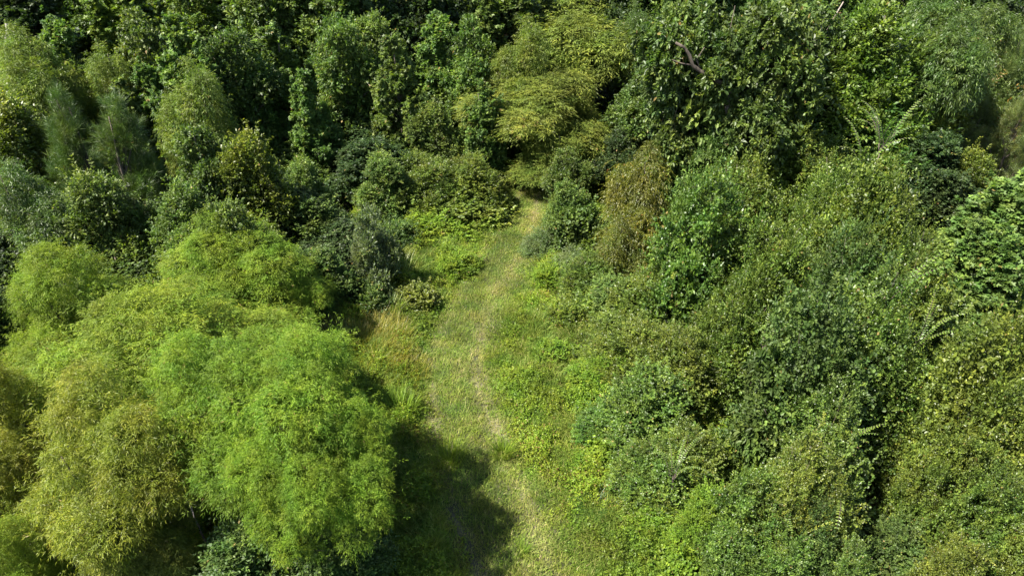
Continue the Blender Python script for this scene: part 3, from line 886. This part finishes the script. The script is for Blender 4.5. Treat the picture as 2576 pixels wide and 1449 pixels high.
T = 'thicket'; G = 'thicketgreen'; O_ = 'thicketolive'
plant('mound_1', 1870, 400, 4.0, 290, "olive green bush in the upper middle of the thicket", mat=O_, rz=.4)
plant('roundmound_0', 1770, 440, 3.6, 170, "light green vine bush beside the golden drooping bush", mat=G, rz=.7)
plant('mound_3', 2080, 440, 3.8, 280, "dense bush below the yellowish crowning bushes", mat=T, rz=1.7)
plant('mound_2', 2150, 420, 3.6, 200, "dark edged bush beside the deep evergreen shade", mat=O_, rz=2.9)
plant('mound_0', 1950, 520, 3.7, 330, "broad small leaved bush at the thicket centre", mat=T, rz=3.3)
plant('mound_2', 1800, 590, 3.2, 280, "small leaved bush rising right of the drooping cedar", mat=O_, rz=4.3)
plant('mound_1', 2120, 570, 3.4, 260, "shaded bush carrying red tipped twigs", mat='mid', rz=1.1)
plant('roundmound_1', 2270, 600, 3.0, 210, "round leaved bush left of the right edge sweetgums", mat=T, rz=.9)
plant('mound_3', 1700, 680, 2.7, 280, "grey green bush on the slope toward the track", mat=T, rz=.9)
plant('mound_0', 1850, 700, 3.0, 260, "tall dense bush left of the arching shoots", mat=T, rz=2.0)
plant('roundmound_0', 1560, 710, 1.5, 190, "pale broad leaved shrub spilling toward the track", mat='gumlight', rz=2.2)
plant('roundmound_0', 2040, 720, 3.0, 260, "dark round leaved bush under the arching shoots", mat='mid', rz=3.0)
plant('roundmound_1', 2190, 700, 3.0, 230, "light green bush bearing tall arching shoots", mat=G, rz=3.6)
plant('mound_1', 1620, 820, 2.1, 270, "reddish tinted bush mid right of the track", mat=O_, rz=3.6)
plant('mound_2', 1720, 850, 2.4, 210, "olive bush left of the first black gap in the thicket", mat=O_, rz=.2)
plant('mound_3', 2100, 830, 2.9, 260, "bright rounded bush right of the first black gap", mat=G, rz=2.5)
plant('mound_0', 2240, 850, 2.7, 200, "fresh green bush below the arching shoots", mat=G, rz=5.0)
plant('mound_1', 2490, 800, 3.0, 240, "yellow green bush below the right edge sweetgums", mat=O_, rz=5.0)
plant('mound_2', 2570, 860, 3.0, 230, "yellowish bush cut by the right edge", mat='yellow', rz=2.8)
plant('roundmound_0', 1650, 960, 2.2, 290, "dark speckled bush with small pale leaves near the track", mat=T, rz=1.5)
plant('mound_3', 1540, 900, 1.1, 180, "grey green low bush bordering the track", mat='weed', rz=1.5)
plant('roundmound_1', 1720, 1090, 2.0, 220, "bush of brownish green leaves before the first black gap", mat=O_, rz=1.9)
plant('roundmound_0', 2020, 960, 2.7, 220, "shiny leaved bush in the middle right", mat=G, rz=4.4)
plant('roundmound_1', 2080, 1000, 2.5, 190, "large leaved bush left of the second black gap", mat='shoot', rz=.2)
plant('mound_0', 2400, 950, 2.8, 230, "olive bush with pinkish twigs right of the second black gap", mat=O_, rz=.2)
plant('mound_2', 2520, 1020, 2.9, 230, "bright yellow green bush at the right edge lower half", mat='yellow', rz=.2)
plant('mound_1', 1680, 1130, 1.6, 250, "leafy green bush with a dark hole beside the track", mat=G, rz=.3)
plant('roundmound_0', 1880, 1210, 2.0, 260, "glossy bush above the bottom shiny shoots", mat=G, rz=.3)
plant('mound_3', 2010, 1150, 2.4, 170, "yellow green bush with an orange patch", mat='yellow', rz=4.0)
plant('roundmound_1', 2040, 1280, 1.8, 180, "dark green bush below the orange patch", mat='mid', rz=4.0)
plant('mound_1', 2400, 1110, 2.4, 220, "mixed green bush beside the fallen twiggy branch", mat=O_, rz=4.0)
plant('roundmound_1', 2480, 1210, 2.3, 260, "round leaved vine bush in the lower right", mat=T, rz=2.0)
plant('mound_2', 1790, 1240, 1.5, 240, "low green bush near the bottom right of the track", mat='weed', rz=2.0)
plant('roundmound_0', 1850, 1350, 1.5, 240, "silver glinting leafy bush at the bottom edge", mat=G, rz=2.9)
plant('mound_0', 1960, 1350, 1.7, 260, "small leaved green bush at the bottom edge below the glossy bush", mat=G, rz=2.9)
plant('roundmound_1', 2130, 1380, 1.6, 200, "bright large leaved bush at the bottom edge", mat='shoot', rz=2.9)
plant('roundmound_0', 2280, 1340, 1.2, 200, "dull vine covered bush with dark gaps at the bottom right", mat='mid', rz=1.0)
plant('mound_2', 2560, 1330, 2.0, 230, "yellow green bush in the bottom right corner", mat='yellow', rz=3.0)
plant('mound_3', 2400, 1390, 1.5, 220, "small bush beside the bottom right corner", mat=O_, rz=1.4)

plant = _plant
# trackside shrubs
plant('mound_1', 1500, 640, 1.6, 170, "leafy grey green bush below the drooping bush beside the track", mat=T, rz=.8)
plant('mound_2', 1555, 790, 1.5, 210, "small leaved bush closing the right verge in mid distance", mat=T, rz=2.6)
plant('mound_3', 1560, 1010, 1.2, 190, "low mixed bush between verge weeds and the speckled bush", mat=G, rz=3.9)
plant('small_1', 1425, 452, 2.6, 110, "bright broad leaved shrub on the right of the track end", mat='gumlight', rz=1)
plant('lowmound_1', 1470, 520, 1.8, 130, "pale green leafy shrub hugging the right side of the track", mat='gumpale', w=1.7)
plant('feather', 1352, 575, .95, 90, "bluish feathery shrub leaning over the right rut", mat='blue')
plant('feather', 1440, 640, 1.2, 130, "grey green feathery shrub behind the bluish one", mat='blue', rz=1)
plant('lowmound_0', 1400, 670, .7, 120, "rounded green weed shrub in the bend of the track", mat='weed')
plant('lowmound_0', 1450, 760, .8, 150, "low grey green shrub right of the middle track", mat='thicket', rz=1)
plant('lowmound_1', 1400, 870, .5, 100, "small green shrub on the right verge", mat='weed', rz=1)
plant('lowmound_0', 1500, 960, .8, 160, "soft green shrub on the verge left of the speckled bush", mat='weed', rz=2)
plant('lowmound_1', 1530, 1090, .7, 150, "small leaved verge shrub beside the lower track", mat='weed', rz=3)
plant('lowmound_0', 1460, 1150, .4, 100, "tiny round shrub touching the lower track", mat='weed', rz=4)
plant('lowmound_0', 1640, 1300, .6, 150, "low green shrub near the fern", mat='weed', rz=5)
plant('lowmound_1', 1720, 1390, .7, 160, "low dense shrub at the bottom right of the track", mat='weed', rz=.5)
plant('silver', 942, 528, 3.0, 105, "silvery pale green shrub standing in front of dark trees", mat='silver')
plant('lowmound_1', 1180, 500, .9, 170, "low yellow green shrub left of the far track", mat='yellow', rz=.5)
plant('lowmound_0', 1090, 545, .8, 180, "low bush line at the forest edge left of the far track", mat='weed', rz=.1)
plant('lowmound_0', 1150, 640, .6, 120, "small shrub on the left verge beside the shadow", mat='weed', rz=1.9)
plant('lowmound_1', 1050, 720, .7, 110, "yellow green weed shrub near the long grass tufts", mat='yellow', rz=2)
plant('lowmound_0', 930, 720, .9, 130, "shaded round shrub right of the fallen log", mat='mid', rz=2.6)
plant('lowmound_1', 860, 690, .9, 130, "dark low shrub just above the fallen log", mat='dark', rz=2.6)
plant('lowmound_0', 1000, 560, .9, 130, "shaded shrub right of the silvery shrub", mat='mid', rz=2)

# forest behind: closes the view under and over the first rows
rr = random.Random(3)
BACKM = ['mid', 'gum', 'dark', 'gumpale', 'mid', 'thicket']
BACKL = {'mid': "mid green", 'gum': "fresh green", 'dark': "dark green", 'gumpale': "pale green", 'thicket': "olive green"}
for row, (Yr, hr) in enumerate(((33, 8.2), (38, 9.2), (43, 9.6))):
    for k in range(15):
        x = -27 + 54 * (k + .5) / 15 + rr.uniform(-.9, .9)
        key = rr.choice(['broad_0', 'broad_1', 'broad_2', 'gum_0', 'gum_1', 'gum_2'])
        mt_ = rr.choice(BACKM)
        w0, h0, crown, trunk, m0 = PROTO[key]
        y = Yr + rr.uniform(-1.2, 1.2)
        hh_ = hr * rr.uniform(.88, 1.1); ww = rr.uniform(4.2, 5.2)
        lab = "tall forest trees showing only in gaps along the top edge"
        root = thing(NAMES[key.split('_')[0]], (x, y, float(terrain(x, y))), lab, 'tree', "tall forest trees along the top edge", rr.uniform(0, 6), (ww / w0, ww / w0, hh_ / h0))
        part('trunk', trunk, root); part('crown', crown, root, M[mt_])

# ------------------------------------------------------------------ arching shoots of the thicket
def shoot_mesh(seed, count, length, spread, ll=.095, lw=.046, direc=None):
    rng = np.random.default_rng(seed); rnd = random.Random(seed)
    Vs, vs2, tubes = [], [], []
    for s_ in range(count):
        a = rnd.uniform(0, 6.28) if direc is None else direc + rnd.uniform(-.5, .5)
        Ls = length * rnd.uniform(.65, 1.15); sp_ = spread * rnd.uniform(.5, 1.2)
        nn = 15; pts = []
        el = math.radians(rnd.uniform(60, 82)); p = Vector((rnd.uniform(-.1, .1), rnd.uniform(-.1, .1), 0))
        for k in range(nn + 1):
            pts.append(p.copy())
            e2 = el - sp_ * (k / nn) ** 2 * 1.7
            p = p + Vector((math.cos(a) * math.cos(e2), math.sin(a) * math.cos(e2), math.sin(e2))) * Ls / nn
        tubes.append((pts, [.012 * (1 - .8 * k / nn) for k in range(nn + 1)]))
        P3 = np.array([list(q) for q in pts])
        m_ = int(Ls / .075)
        t = np.repeat(np.linspace(.12, .99, m_), 2)
        f = t * nn; i0 = np.clip(f.astype(int), 0, nn - 1); fr = (f - i0)[:, None]
        pos = P3[i0] * (1 - fr) + P3[i0 + 1] * fr
        A = unit(P3[i0 + 1] - P3[i0])
        S = unit(np.cross(A, [0, 0, 1.0])); sg = np.tile([1, -1], m_)[:, None]
        D = unit(A * .55 + S * sg * .9 + np.array([0, 0, -.15]) + rng.normal(0, .12, A.shape))
        U = np.cross(S, A); U = U * np.sign(U[:, 2:3] + 1e-6)
        Nn = U + rng.normal(0, .15, A.shape); W = unit(np.cross(Nn, D)); Nn = np.cross(D, W)
        l = ll * (1 - .55 * t ** 3) * rng.uniform(.85, 1.1, len(t)); w_ = lw * (1 - .5 * t ** 3)
        T_ = tmpl('oval')
        V = (pos[:, None, None] + D[:, None, None] * (T_[None, ..., 0] * l[:, None, None])[..., None]
             + W[:, None, None] * (T_[None, ..., 1] * w_[:, None, None])[..., None] + Nn[:, None, None] * (T_[None, ..., 2] * l[:, None, None])[..., None])
        Vs.append(V.reshape(-1, 4, 3)); vs2.append(np.repeat(np.clip(rng.normal(.5, .13, len(t)) + .2 * t, 0, .93), 2))
    return quadmesh('shoot_leaves', np.concatenate(Vs), np.concatenate(vs2), M['shoot']), tubemesh('shoot_stems', tubes, BARK, 5)


SH = [shoot_mesh(5, 8, 1.7, 1.0), shoot_mesh(6, 6, 1.5, .8), shoot_mesh(7, 10, 1.6, .9), shoot_mesh(8, 5, 1.8, 1.2)]
for k, (px_, py_, zt, s_, sc__, lab) in enumerate([
        (2030, 690, 2.2, 0, .95, "arching leafy shoots leftmost of the tall shoots in mid thicket"),
        (2060, 760, 2.2, 3, .85, "pair of curved leafy shoots in front of the leftmost arching group"),
        (2130, 740, 2.3, 1, .95, "hooked arching shoots in the middle of the tall shoot group"),
        (2250, 700, 2.4, 2, 1.15, "tallest spray of upright leafy shoots beside the dark gap"),
        (2330, 800, 2.0, 3, .8, "arching shoots leaning over the small black gap"),
        (1930, 800, 1.9, 1, .8, "short arching shoots above the first black gap"),
        (1700, 1130, 1.3, 0, .6, "leafy shoots poking from the brownish green bush"),
        (2130, 1060, 1.8, 2, .75, "broad leaved shoots at the brink of the second black gap"),
        (2120, 1200, 1.3, 3, 1.0, "long horizontal leafy branch crossing the second black gap"),
        (1960, 1230, 1.3, 0, .6, "glossy arching shoots left of the orange patch"),
        (1880, 1400, .8, 2, .6, "shiny arching shoots at the bottom edge of the thicket"),
        (1560, 1060, .9, 1, .5, "small arching shoots near the speckled bush"),
        (2230, 300, 3.6, 2, 1.05, "long curved leafy wands standing above the upper right thicket"),
        (2180, 370, 3.4, 1, 1.1, "lower leafy wands at the foot of the long curved wands")]):
    zt *= 1.5
    Yg = (CAM_H - zt) / math.tan(ang(py_ + 30))
    p = point_at(px_, py_ + 30, Yg)
    z = max(0.0, p[2] - .55)
    z0 = float(terrain(p[0], Yg))
    # stems root in the ground: the whole shrub is as tall as its shoots reach
    root = thing("arching_shrub", (p[0], Yg, z0), lab, "shrub", "shrubs with long arching shoots", rr.uniform(0, 6.28), (1, 1, 1))
    lv, st = SH[s_]
    o1 = part('foliage', lv, root, M['shoot']); o1.location = (0, 0, z); o1.scale = (sc__,) * 3
    o2 = part('stems', st, root); o2.location = (0, 0, z); o2.scale = (sc__,) * 3
    cane = tubemesh('cane', [([(0.02 * j, 0, -.1), (.05 - .03 * j, .03, z * .5), (0, 0, z + .03)], [.022, .018, .013]) for j in range(2)], BARK, 5)
    part('cane', cane, root)

# ------------------------------------------------------------------ grass clumps, fern, log, dead wood
def clump(name, px_, py_, count, hgt, wid, rad, mat, lab, cat, lean=(.3, 1.1), seed=0, segs=4):
    rng = np.random.default_rng(seed)
    x, y, _ = ground_at(px_, py_)
    n = count
    a = rng.uniform(0, 2 * math.pi, n); r = rad * rng.random(n) ** .7
    bx, by = r * np.cos(a), r * np.sin(a)
    az = a + rng.normal(0, .5, n)
    hh = hgt * rng.uniform(.55, 1.15, n); le = rng.uniform(*lean, n)
    Q = []
    prev = np.stack([bx, by, terrain(bx + x, by + y) - .01], -1)
    z0 = prev.copy()
    d = np.stack([np.cos(az), np.sin(az), np.zeros(n)], -1); s = np.stack([-np.sin(az), np.cos(az), np.zeros(n)], -1)
    for k in range(segs):
        t1 = (k + 1) / segs
        e = le * t1 * 1.15
        cur = prev + (d * np.sin(e)[:, None] + np.array([0, 0, 1.0]) * np.cos(e)[:, None]) * (hh / segs)[:, None]
        w0 = wid * (1 - (k / segs) ** 2) * .5 + .0004; w1 = wid * (1 - t1 ** 2) * .5 + .0004
        Q.append(np.stack([prev - s * w0, prev + s * w0, cur + s * w1, cur - s * w1], 1)); prev = cur
    V = np.concatenate(Q)
    v = np.tile(np.clip(rng.normal(.5, .18, n), 0, 1), segs)
    o = bpy.data.objects.new(name, quadmesh(name, V, v, M[mat])); COL.objects.link(o)
    o.location = (x, y, 0)
    tag(o, lab, cat)
    return o


clump('golden_grass_clump', 900, 885, 4200, .62, .011, 1.5, 'gold', "golden brown tall grass patch beside the small willow head", "grass clump", seed=1)
clump('golden_grass_clump', 880, 850, 1600, .6, .011, .9, 'gold', "reddish gold grass growing just in front of the fallen log", "grass clump", seed=2)
clump('golden_grass_clump', 985, 945, 1800, .42, .011, 1.0, 'gold', "yellow grass patch left of the bare soil patches", "grass clump", seed=3)
clump('long_grass_tuft', 1010, 715, 90, 1.0, .022, .25, 'reed', "long pale grass blades arching in the shade near the forest edge", "grass clump", seed=4)
clump('long_grass_tuft', 985, 800, 110, .8, .02, .35, 'reed', "tuft of broad grass blades right of the fallen log", "grass clump", seed=5)
clump('long_grass_tuft', 1265, 1150, 260, .5, .013, .22, 'weed', "green grass tussock in the middle of the lower track", "grass clump", seed=6)
clump('long_grass_tuft', 1130, 1165, 260, .6, .013, .35, 'weed', "grass tussock lying in the large willow shadow", "grass clump", seed=7)
clump('long_grass_tuft', 1010, 1050, 300, .8, .016, .4, 'weed', "tall green grass at the upper edge of the willow shadow", "grass clump", seed=8)
clump('long_grass_tuft', 1312, 1400, 60, .38, .014, .12, 'weed', "bright leafy tuft on the shadow edge at the bottom", "grass clump", seed=9)
clump('fern', 1490, 1290, 170, .55, .014, .16, 'fern', "dark green arching fern on the lower right verge", "fern", lean=(.9, 1.7), seed=10, segs=6)


def woody(name, tubes, lab, cat, mat, sides=7):
    o = bpy.data.objects.new(name, tubemesh(name, tubes, mat, sides)); COL.objects.link(o)
    return tag(o, lab, cat)


rnd = random.Random(9)
x, y, _ = ground_at(850, 775)
root = thing('fallen_log', (x, y, float(terrain(x, y))), "weathered grey brown fallen log at the forest edge above golden grass", 'log')
lp = [Vector((-.75, .05, .24)), Vector((-.4, .03, .26)), Vector((0, 0, .25)), Vector((.4, -.03, .23)), Vector((.75, -.08, .2))]
part('bark', tubemesh('log_bark', [(lp, [.17, .185, .18, .17, .13]), (bent((.1, 0, .3), (.35, .1, .6), rnd, 3), [.05, .04, .03, .02])], LOGM, 12), root)
part('cut_end', tubemesh('log_end', [([(-.755, .05, .24), (-.80, .052, .24)], [.13, .11])], DEAD, 12), root)


def px_curve(pts, Y):
    return [Vector(point_at(a, b, Y)) for a, b in pts]


# curved old trunk with grey limbs behind the large leaved sprays (upper right)
def bare(lab, base, limbs, Y, mat=GREYBARK, name='bare_limbed_tree', cat='tree'):
    tubes = []
    for pts, r0, r1 in limbs:
        P_ = px_curve(pts, Y); k = len(P_)
        tubes.append((P_, [r0 + (r1 - r0) * i / (k - 1) for i in range(k)]))
    bx, by, bz = point_at(*base, Y)
    first = tubes[0][0][0]
    tubes.append(([Vector((bx, Y + .3, -.2)), Vector(((bx + first.x) / 2, Y + .15, first.z * .5)), first], [limbs[0][1] * 1.35, limbs[0][1] * 1.15, limbs[0][1]]))
    return woody(name, tubes, lab, cat, mat)


bare("old curved brown limb bending left out of the upper right forest", (1850, 330),
     [([(1835, 222), (1800, 200), (1765, 182), (1742, 165), (1735, 140), (1722, 120), (1700, 108)], .085, .04),
      ([(1765, 182), (1752, 150), (1772, 120)], .03, .012), ([(1742, 165), (1715, 160), (1690, 150)], .03, .01)], 21.6, BARK)
bare("broken white dead snag above the wide elm", (2060, 200),
     [([(2070, 110), (2076, 85), (2090, 60), (2110, 25), (2122, 5)], .045, .02), ([(2076, 85), (2056, 92), (2030, 118)], .022, .008)], 27.0, DEAD, 'dead_snag', 'snag')
bare("pale bare trunk leaning at the far left edge", (15, 170),
     [([(14, 130), (16, 105), (20, 80), (16, 60)], .09, .05)], 27.0)


def drop_z(px_, py_, z):
    Y = (CAM_H - z) / math.tan(ang(py_)); return Vector(point_at(px_, py_, Y))


def deadbranch(pxs, z, lab, r=.02, twigs=6):
    pts = [drop_z(a, b, z - .35) for a, b in pxs]
    r *= .6
    tubes = [(pts, [r * (1 - .6 * i / (len(pts) - 1)) for i in range(len(pts))])]
    for k in range(twigs):
        s_ = rnd.choice(pts); e = s_ + Vector((rnd.uniform(-.3, .3), rnd.uniform(-.3, .3), rnd.uniform(-.1, .25)))
        tubes.append((bent(s_, e, rnd, 3), [r * .4, r * .3, r * .22, r * .12]))
    s_ = pts[0]
    tubes.append(([Vector((s_.x + .05, s_.y + .1, -.1)), Vector((s_.x, s_.y + .03, s_.z * .5)), s_], [r * 1.3, r * 1.1, r]))
    return woody('dead_branch', tubes, lab, 'branch', DEAD, 6)


deadbranch([(2350, 1225), (2375, 1218), (2400, 1214)], 2.2, "grey twiggy dead branch in the lower right thicket beside the long horizontal branch", .014, 12)
deadbranch([(465, 1240), (480, 1262), (488, 1300)], 2.6, "curved pale bare branch in the dark gap between the left willows", .03, 3)
